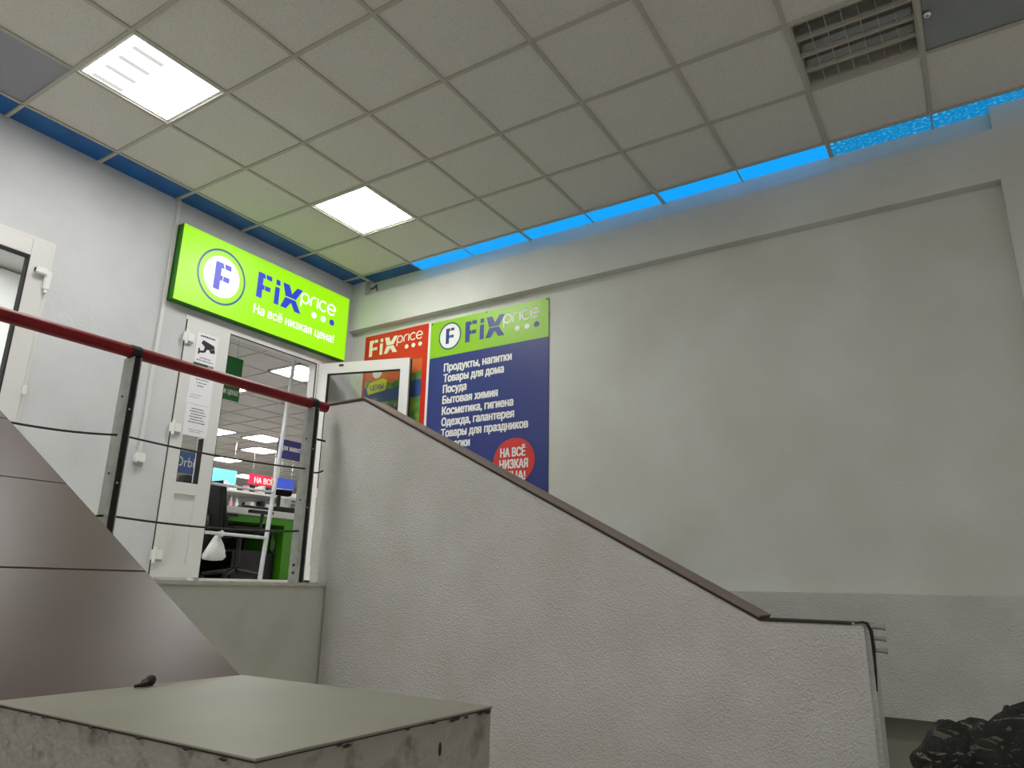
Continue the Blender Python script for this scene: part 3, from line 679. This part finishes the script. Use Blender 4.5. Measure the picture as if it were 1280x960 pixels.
def hang_sign(name, label, x, y0, y1, z0, z1, m, words, tm, cap, th=.01, top=None):
    t = thing(name, label, 'hanging sign', (x, (y0+y1)/2, z0)); obj('board', B((x-th, x, y0, y1, z0, z1)), m, t)
    for s, u, v, w in words: text(s, plane_x(x), u, v, w, cap, tm, t, bold=.009)
    for y in (y0+.08, y1-.08):
        bm = bmesh.new(); tube(bm, [(x-th/2, y, z1-.002), (x-th/2, y, SZ+.02)], .003, 6); obj('hanging_wire', bm, 'chrome', t)
hang_sign('hanging_sign', 'green hanging sign with white words behind the handrail', -1.6, 2.28, 2.965, 1.79, 2.25, 'shop_signgreen', (('и цена!', 2.775, 1.85, .175),), 'white_plastic', .062)
hang_sign('hanging_sign', 'navy hanging sign for pet goods by the right jamb', -4.0, 5.475, 6.60, 1.80, 2.09, 'shop_navy', (('Для животных', 5.515, 1.93, .53),), 'white_plastic', .075, th=.03)
hang_sign('hanging_sign', 'pale teal hanging sign beside the chair top', -7.0, 6.30, 7.01, 1.73, 2.01, 'shop_teal', (), 'white_plastic', .10)
hang_sign('hanging_sign', 'small red hanging sign with white capitals', -7.0, 7.29, 7.95, 1.81, 2.01, 'shop_red', (('НА ВСЁ', 7.42, 1.85, .45),), 'white_plastic', .10)
hang_sign('hanging_sign', 'bright blue hanging sign above the terminal', -7.0, 7.97, 8.40, 1.81, 2.02, 'shop_blue', (), 'white_plastic', .06)

struct('added_backdrop_wall', B((-2.3, -2.2, SY0, 1.3, 0, SZ)), 'shopwall')  # white wall added behind the glazed door so its glass looks bright
# barrier of chrome tube just inside the door
t = thing('barrier_post', 'tall chrome post with side rails just inside the shop door', 'barrier', (-.75, 2.82, 0))
bm = bmesh.new(); tube(bm, [(-.75, 2.80, 0), (-.75, 2.955, SZ+.02)], .020, 20); obj('post', bm, 'bright_steel', t)
bm = bmesh.new(); tube(bm, [(-.75, 2.08, .392), (-.75, 2.812, .384)], .014, 12); obj('side_rail', bm, 'bright_steel', t)
bm = bmesh.new(); tube(bm, [(-.75, 2.08, .80), (-.75, 2.835, .80)], .011, 12); obj('side_rail', bm, 'bright_steel', t)
bm = bmesh.new(); lathe(bm, (-.75, 2.80, 0), [(.055, 0), (.055, .008), (.02, .014)], 20); obj('foot_plate', bm, 'bright_steel', t)
bm = B((-.77, -.73, 2.83, 2.885, .93, 1.06)); bevel(bm, .01, 2); obj('bracket', bm, 'white_plastic', t)

# office chair
t = thing('office_chair', 'black fabric office chair turned to the cash desk', 'chair', (-1.42, 3.04, 0))
cx, cy = -1.42, 3.04
bm = bmesh.new(); obox(bm, Vector((cx-.02, cy-.34, .68)), (1, 0, 0), (0, -.15, 1), (0, 1, .15), -.20, .22, -.23, .24, -.035, .035); bevel(bm, .10, 5)
obj('backrest', bm, 'fabric_black', t, smooth=True)
bm = B((cx-.23, cx+.23, cy-.25, cy+.23, .42, .51)); bevel(bm, .04, 4); obj('seat', bm, 'fabric_black', t, smooth=True)
bm = bmesh.new(); tube(bm, [(cx, cy-.1, .42), (cx, cy-.30, .41), (cx, cy-.36, .50), (cx, cy-.37, .60)], .02, 10); obj('back_stem', bm, 'black_plastic', t, smooth=True)
bm = bmesh.new(); tube(bm, [(cx, cy, .09), (cx, cy, .43)], .025, 14); obj('gas_lift', bm, 'black_plastic', t)
bm = bmesh.new()
for k in range(5):
    a = 2*math.pi*k/5+.3; tube(bm, [(cx, cy, .11), (cx+.30*math.cos(a), cy+.30*math.sin(a), .065)], [.028, .018], 10)
obj('star_base', bm, 'black_plastic', t)
for k in range(5):
    a = 2*math.pi*k/5+.3; bm = bmesh.new(); c = Vector((cx+.30*math.cos(a), cy+.30*math.sin(a), .027)); tube(bm, [c-Vector((.02, 0, 0)), c+Vector((.02, 0, 0))], .026, 14); obj('castor', bm, 'black_plastic', t)
for s in (-.27, .27):
    bm = bmesh.new(); tube(bm, [(cx+s*.7, cy, .43), (cx+s, cy+.02, .46), (cx+s, cy+.03, .64)], .016, 8); box(bm, cx+s-.025, cx+s+.025, cy-.12, cy+.14, .635, .665); obj('armrest', bm, 'black_plastic', t)
# carrier bag slung on the rail
bm = bmesh.new(); rows = []
for z, wy, wx in ((.165, .03, .02), (.172, .085, .05), (.20, .105, .062), (.25, .092, .055), (.30, .065, .038), (.345, .038, .022), (.375, .020, .014)):
    row = []
    for k in range(20):
        a = 2*math.pi*k/20; q = 1+.10*math.sin(5*a+30*z)+.05*math.sin(9*a)
        row.append(bm.verts.new((-.80+wx*q*math.cos(a), 2.352+(.375-z)*-.06+wy*q*math.sin(a), z)))
    rows.append(row)
for i in range(len(rows)-1):
    for k in range(20): bm.faces.new((rows[i][k], rows[i][(k+1) % 20], rows[i+1][(k+1) % 20], rows[i+1][k]))
bm.faces.new(rows[0][::-1]); bm.faces.new(rows[-1])
tube(bm, [(-.80, 2.352, .37), (-.785, 2.352, .405), (-.75, 2.352, .412), (-.722, 2.352, .40), (-.735, 2.352, .37), (-.79, 2.352, .365)], .008, 8)
tag(obj('carrier_bag', bm, 'bag', None, (-.8, 2.35, .16), True), 'white plastic carrier bag hanging on the barrier rail', 'bag')
# cash desk
t = thing('cash_desk', 'bright green cash desk with white worktop inside the shop', 'desk', (-2.1, 3.6, 0))
bm = B((-2.5, -1.72, 2.55, 5.2, .675, .745)); bevel(bm, .008, 2); obj('worktop', bm, 'white_plastic', t)
obj('side_panel', B((-2.46, -1.76, 3.86, 4.9, 0, .675)), 'shopgreen', t)
obj('side_panel', B((-2.46, -1.76, 2.58, 2.80, 0, .675)), 'shopgreen', t)
obj('apron', B((-2.46, -1.76, 2.80, 3.86, .60, .675)), 'shopgreen', t)
obj('back_panel', B((-2.46, -2.42, 2.80, 3.86, 0, .60)), 'black_plastic', t)
obj('shelf', B((-2.40, -1.90, 2.80, 3.86, .30, .32)), 'black_plastic', t)
obj('drawer_unit', B((-2.40, -1.85, 3.30, 3.84, .02, .30)), 'black_plastic', t)
# things on the desk
t = thing('payment_terminal', 'black payment terminal on a stem standing on the cash desk', 'terminal', (-1.95, 3.92, .745))
bm = bmesh.new(); lathe(bm, (-1.95, 3.90, .745), [(.07, 0), (.07, .012), (.022, .02), (.022, .20)], 18); obj('stem', bm, 'black_plastic', t)
bm = bmesh.new(); obox(bm, Vector((-1.95, 3.92, .98)), (.3, .95, 0), (.55, -.17, .82), (.78, -.25, -.57), -.11, .13, -.03, .05, -.02, .02); bevel(bm, .012, 2); obj('screen', bm, 'black_plastic', t)
t = thing('cash_register', 'white receipt printer with dark keys next to the terminal', 'register', (-2.0, 4.16, .745))
bm = B((-2.12, -1.90, 4.02, 4.24, .745, .93)); bevel(bm, .015, 2); obj('body', bm, 'white_plastic', t)
bm = bmesh.new()
for r in range(4): box(bm, -1.90, -1.893, 4.04, 4.22, .765+.04*r, .787+.04*r)
obj('key_row', bm, 'greyink', t)
bm = bmesh.new(); lathe(bm, (-1.86, 4.20, .745), [(.05, 0), (.075, .03), (.085, .09), (.06, .15), (.02, .17)], 18)
tag(obj('round_device', bm, 'black_plastic', None, (-1.86, 4.2, .745), True), 'round black device standing before the receipt printer', 'device')
bm = B((-1.93, -1.74, 3.32, 3.74, .745, .77)); bevel(bm, .006, 2); t = thing('keyboard', 'dark keyboard lying on the white worktop', 'keyboard', (-1.85, 3.5, .745)); obj('body', bm, 'black_plastic', t)
bm = bmesh.new()
for r in range(3):
    for c in range(9): box(bm, -1.91+.055*r, -1.875+.055*r, 3.335+.044*c, 3.37+.044*c, .769, .778)
obj('key', bm, 'greyink', t)
bm = B((-1.78, -1.73, 3.7, 4.45, .745, .80), (-1.9, -1.73, 3.62, 4.4, .745, .762)); bevel(bm, .005, 1)
tag(obj('cable_tray', bm, 'black_plastic', None, (-1.76, 4.1, .745)), 'black low tray along the front edge of the cash desk', 'tray')
bm = bmesh.new(); lathe(bm, (-1.80, 3.76, .32), [(.032, 0), (.034, .02), (.034, .15), (.014, .19), (.014, .21)], 16)
tag(obj('water_bottle', bm, 'glass', None, (-1.8, 3.76, .32), True), 'clear bottle standing on the shelf under the cash desk', 'bottle')
# goods shelves behind the desk
t = thing('goods_shelf', 'white goods shelf behind the cash desk stocked with small packs', 'shelf', (-4.2, 5.4, 0))
obj('back', B((-4.62, -4.58, 4.0, 7.4, 0, 1.24)), 'white_plastic', t)
for z in (.30, .62, .92, 1.23): obj('shelf_board', B((-4.58, -4.15, 4.0, 7.4, z, z+.03)), 'white_plastic', t)
for y in (4.0, 5.15, 6.3, 7.36): obj('upright', B((-4.6, -4.55, y, y+.04, 0, 1.3)), 'chrome', t)
cols = [('black_plastic', 'black'), ('pink', 'pink'), ('white_plastic', 'white'), ('white_plastic', 'white'), ('black_plastic', 'black')]
protos = {}
for r, z in enumerate((.65, .95, 1.26)):
    y = 4.08
    while y < 7.25:
        m, cn = random.choice(cols); w = random.uniform(.07, .12); h = random.uniform(.14, .22) if r < 2 else random.uniform(.07, .13); kind = random.random() < .45
        key = (m, kind, r < 2)
        if key not in protos:
            bm = bmesh.new()
            if kind: lathe(bm, (0, 0, 0), [(.036, 0), (.04, .01), (.04, .65*.18), (.016, .8*.18), (.016, .18)], 12)
            else: box(bm, -.06, .06, -.04, .04, 0, .18); bevel(bm, .004, 1)
            protos[key] = obj('shop_bottle' if kind else 'shop_pack', bm, m, None, (0, 0, 0), kind); o = protos[key]
        else:
            o = protos[key].copy(); C.objects.link(o)
        o.location = (-4.24, y+w/2, z); o.scale = (1, w/.1, h/.18)
        tag(o, '%s %s on the %s of the goods shelf behind the cash desk' % (cn, 'bottle' if kind else 'carton', ('lower board', 'middle board', 'top board')[r]), 'goods', 'goods in a row on the shop shelf %s' % ('low', 'middle', 'top')[r])
        y += w+.02
# gum display seen through the fixed leaf's glass
t = thing('gum_display', 'blue gum display box behind the narrow door leaf glass', 'display', (-.62, 1.75, .55))
obj('header_card', B((-.70, -.69, 1.62, 2.02, .84, 1.02)), 'picblue', t)
text('Orbit', plane_x(-.69), 1.80, .895, .20, .075, 'white_plastic', t, bold=0)
obj('tray', B((-.76, -.60, 1.62, 2.02, 0.0, .66)), 'white_plastic', t)
bm = bmesh.new()
for k in range(14): a = 1.66+.32*random.random(); z = .66+.14*random.random(); box(bm, -.72, -.64, a, a+.05, .66, z+.04)
obj('gum_pack', bm, 'black_plastic', t); t['kind'] = ''
del t['kind']
obj('header_stay', B((-.735, -.70, 1.80, 1.84, .6, 1.0)), 'white_plastic', t)

# ================================================================== CAMOUFLAGE JACKET, LOWER RIGHT
def fold(bm):
    for c, r in (((4.58, .96, -.46), (.10, .16, .115)), ((4.65, 1.00, -.47), (.12, .18, .14)), ((4.78, 1.02, -.46), (.16, .20, .175)), ((4.95, 1.02, -.45), (.2, .22, .18)), ((4.70, .98, -.62), (.19, .2, .15)), ((4.95, 1.0, -.64), (.25, .24, .15)), ((4.60, .90, -.66), (.12, .12, .10)), ((5.12, 1.02, -.55), (.16, .2, .2))):
        blob(bm, c, r, 3)
bm = bmesh.new(); fold(bm)
jk = tag(obj('jacket', bm, 'camo', None, (4.8, 1.0, -.78), True), 'crumpled dark camouflage jacket in the lower right corner', 'jacket')
rm = jk.modifiers.new('remesh', 'REMESH'); rm.mode = 'VOXEL'; rm.voxel_size = .012; rm.use_smooth_shade = True
tx = bpy.data.textures.new('folds', 'CLOUDS'); tx.noise_scale = .11; tx.noise_depth = 2
dm = jk.modifiers.new('folds', 'DISPLACE'); dm.texture = tx; dm.strength = .075; dm.mid_level = .5
tx2 = bpy.data.textures.new('creases', 'WOOD'); tx2.wood_type = 'BANDNOISE'; tx2.noise_scale = .07; tx2.turbulence = 9
dm2 = jk.modifiers.new('creases', 'DISPLACE'); dm2.texture = tx2; dm2.strength = .016; dm2.mid_level = .5
t = thing('bench', 'dark wooden bench under the camouflage jacket', 'bench', (4.85, 1.0, FL))
bm = B((4.40, 5.40, 1.22-.44, 1.22, -.87, -.835)); bevel(bm, .006, 2); obj('seat', bm, 'grout', t)
for x in (4.46, 5.34):
    for y in (.83, 1.17): obj('leg', B((x-.02, x+.02, y-.02, y+.02, FL, -.87)), 'grout', t)
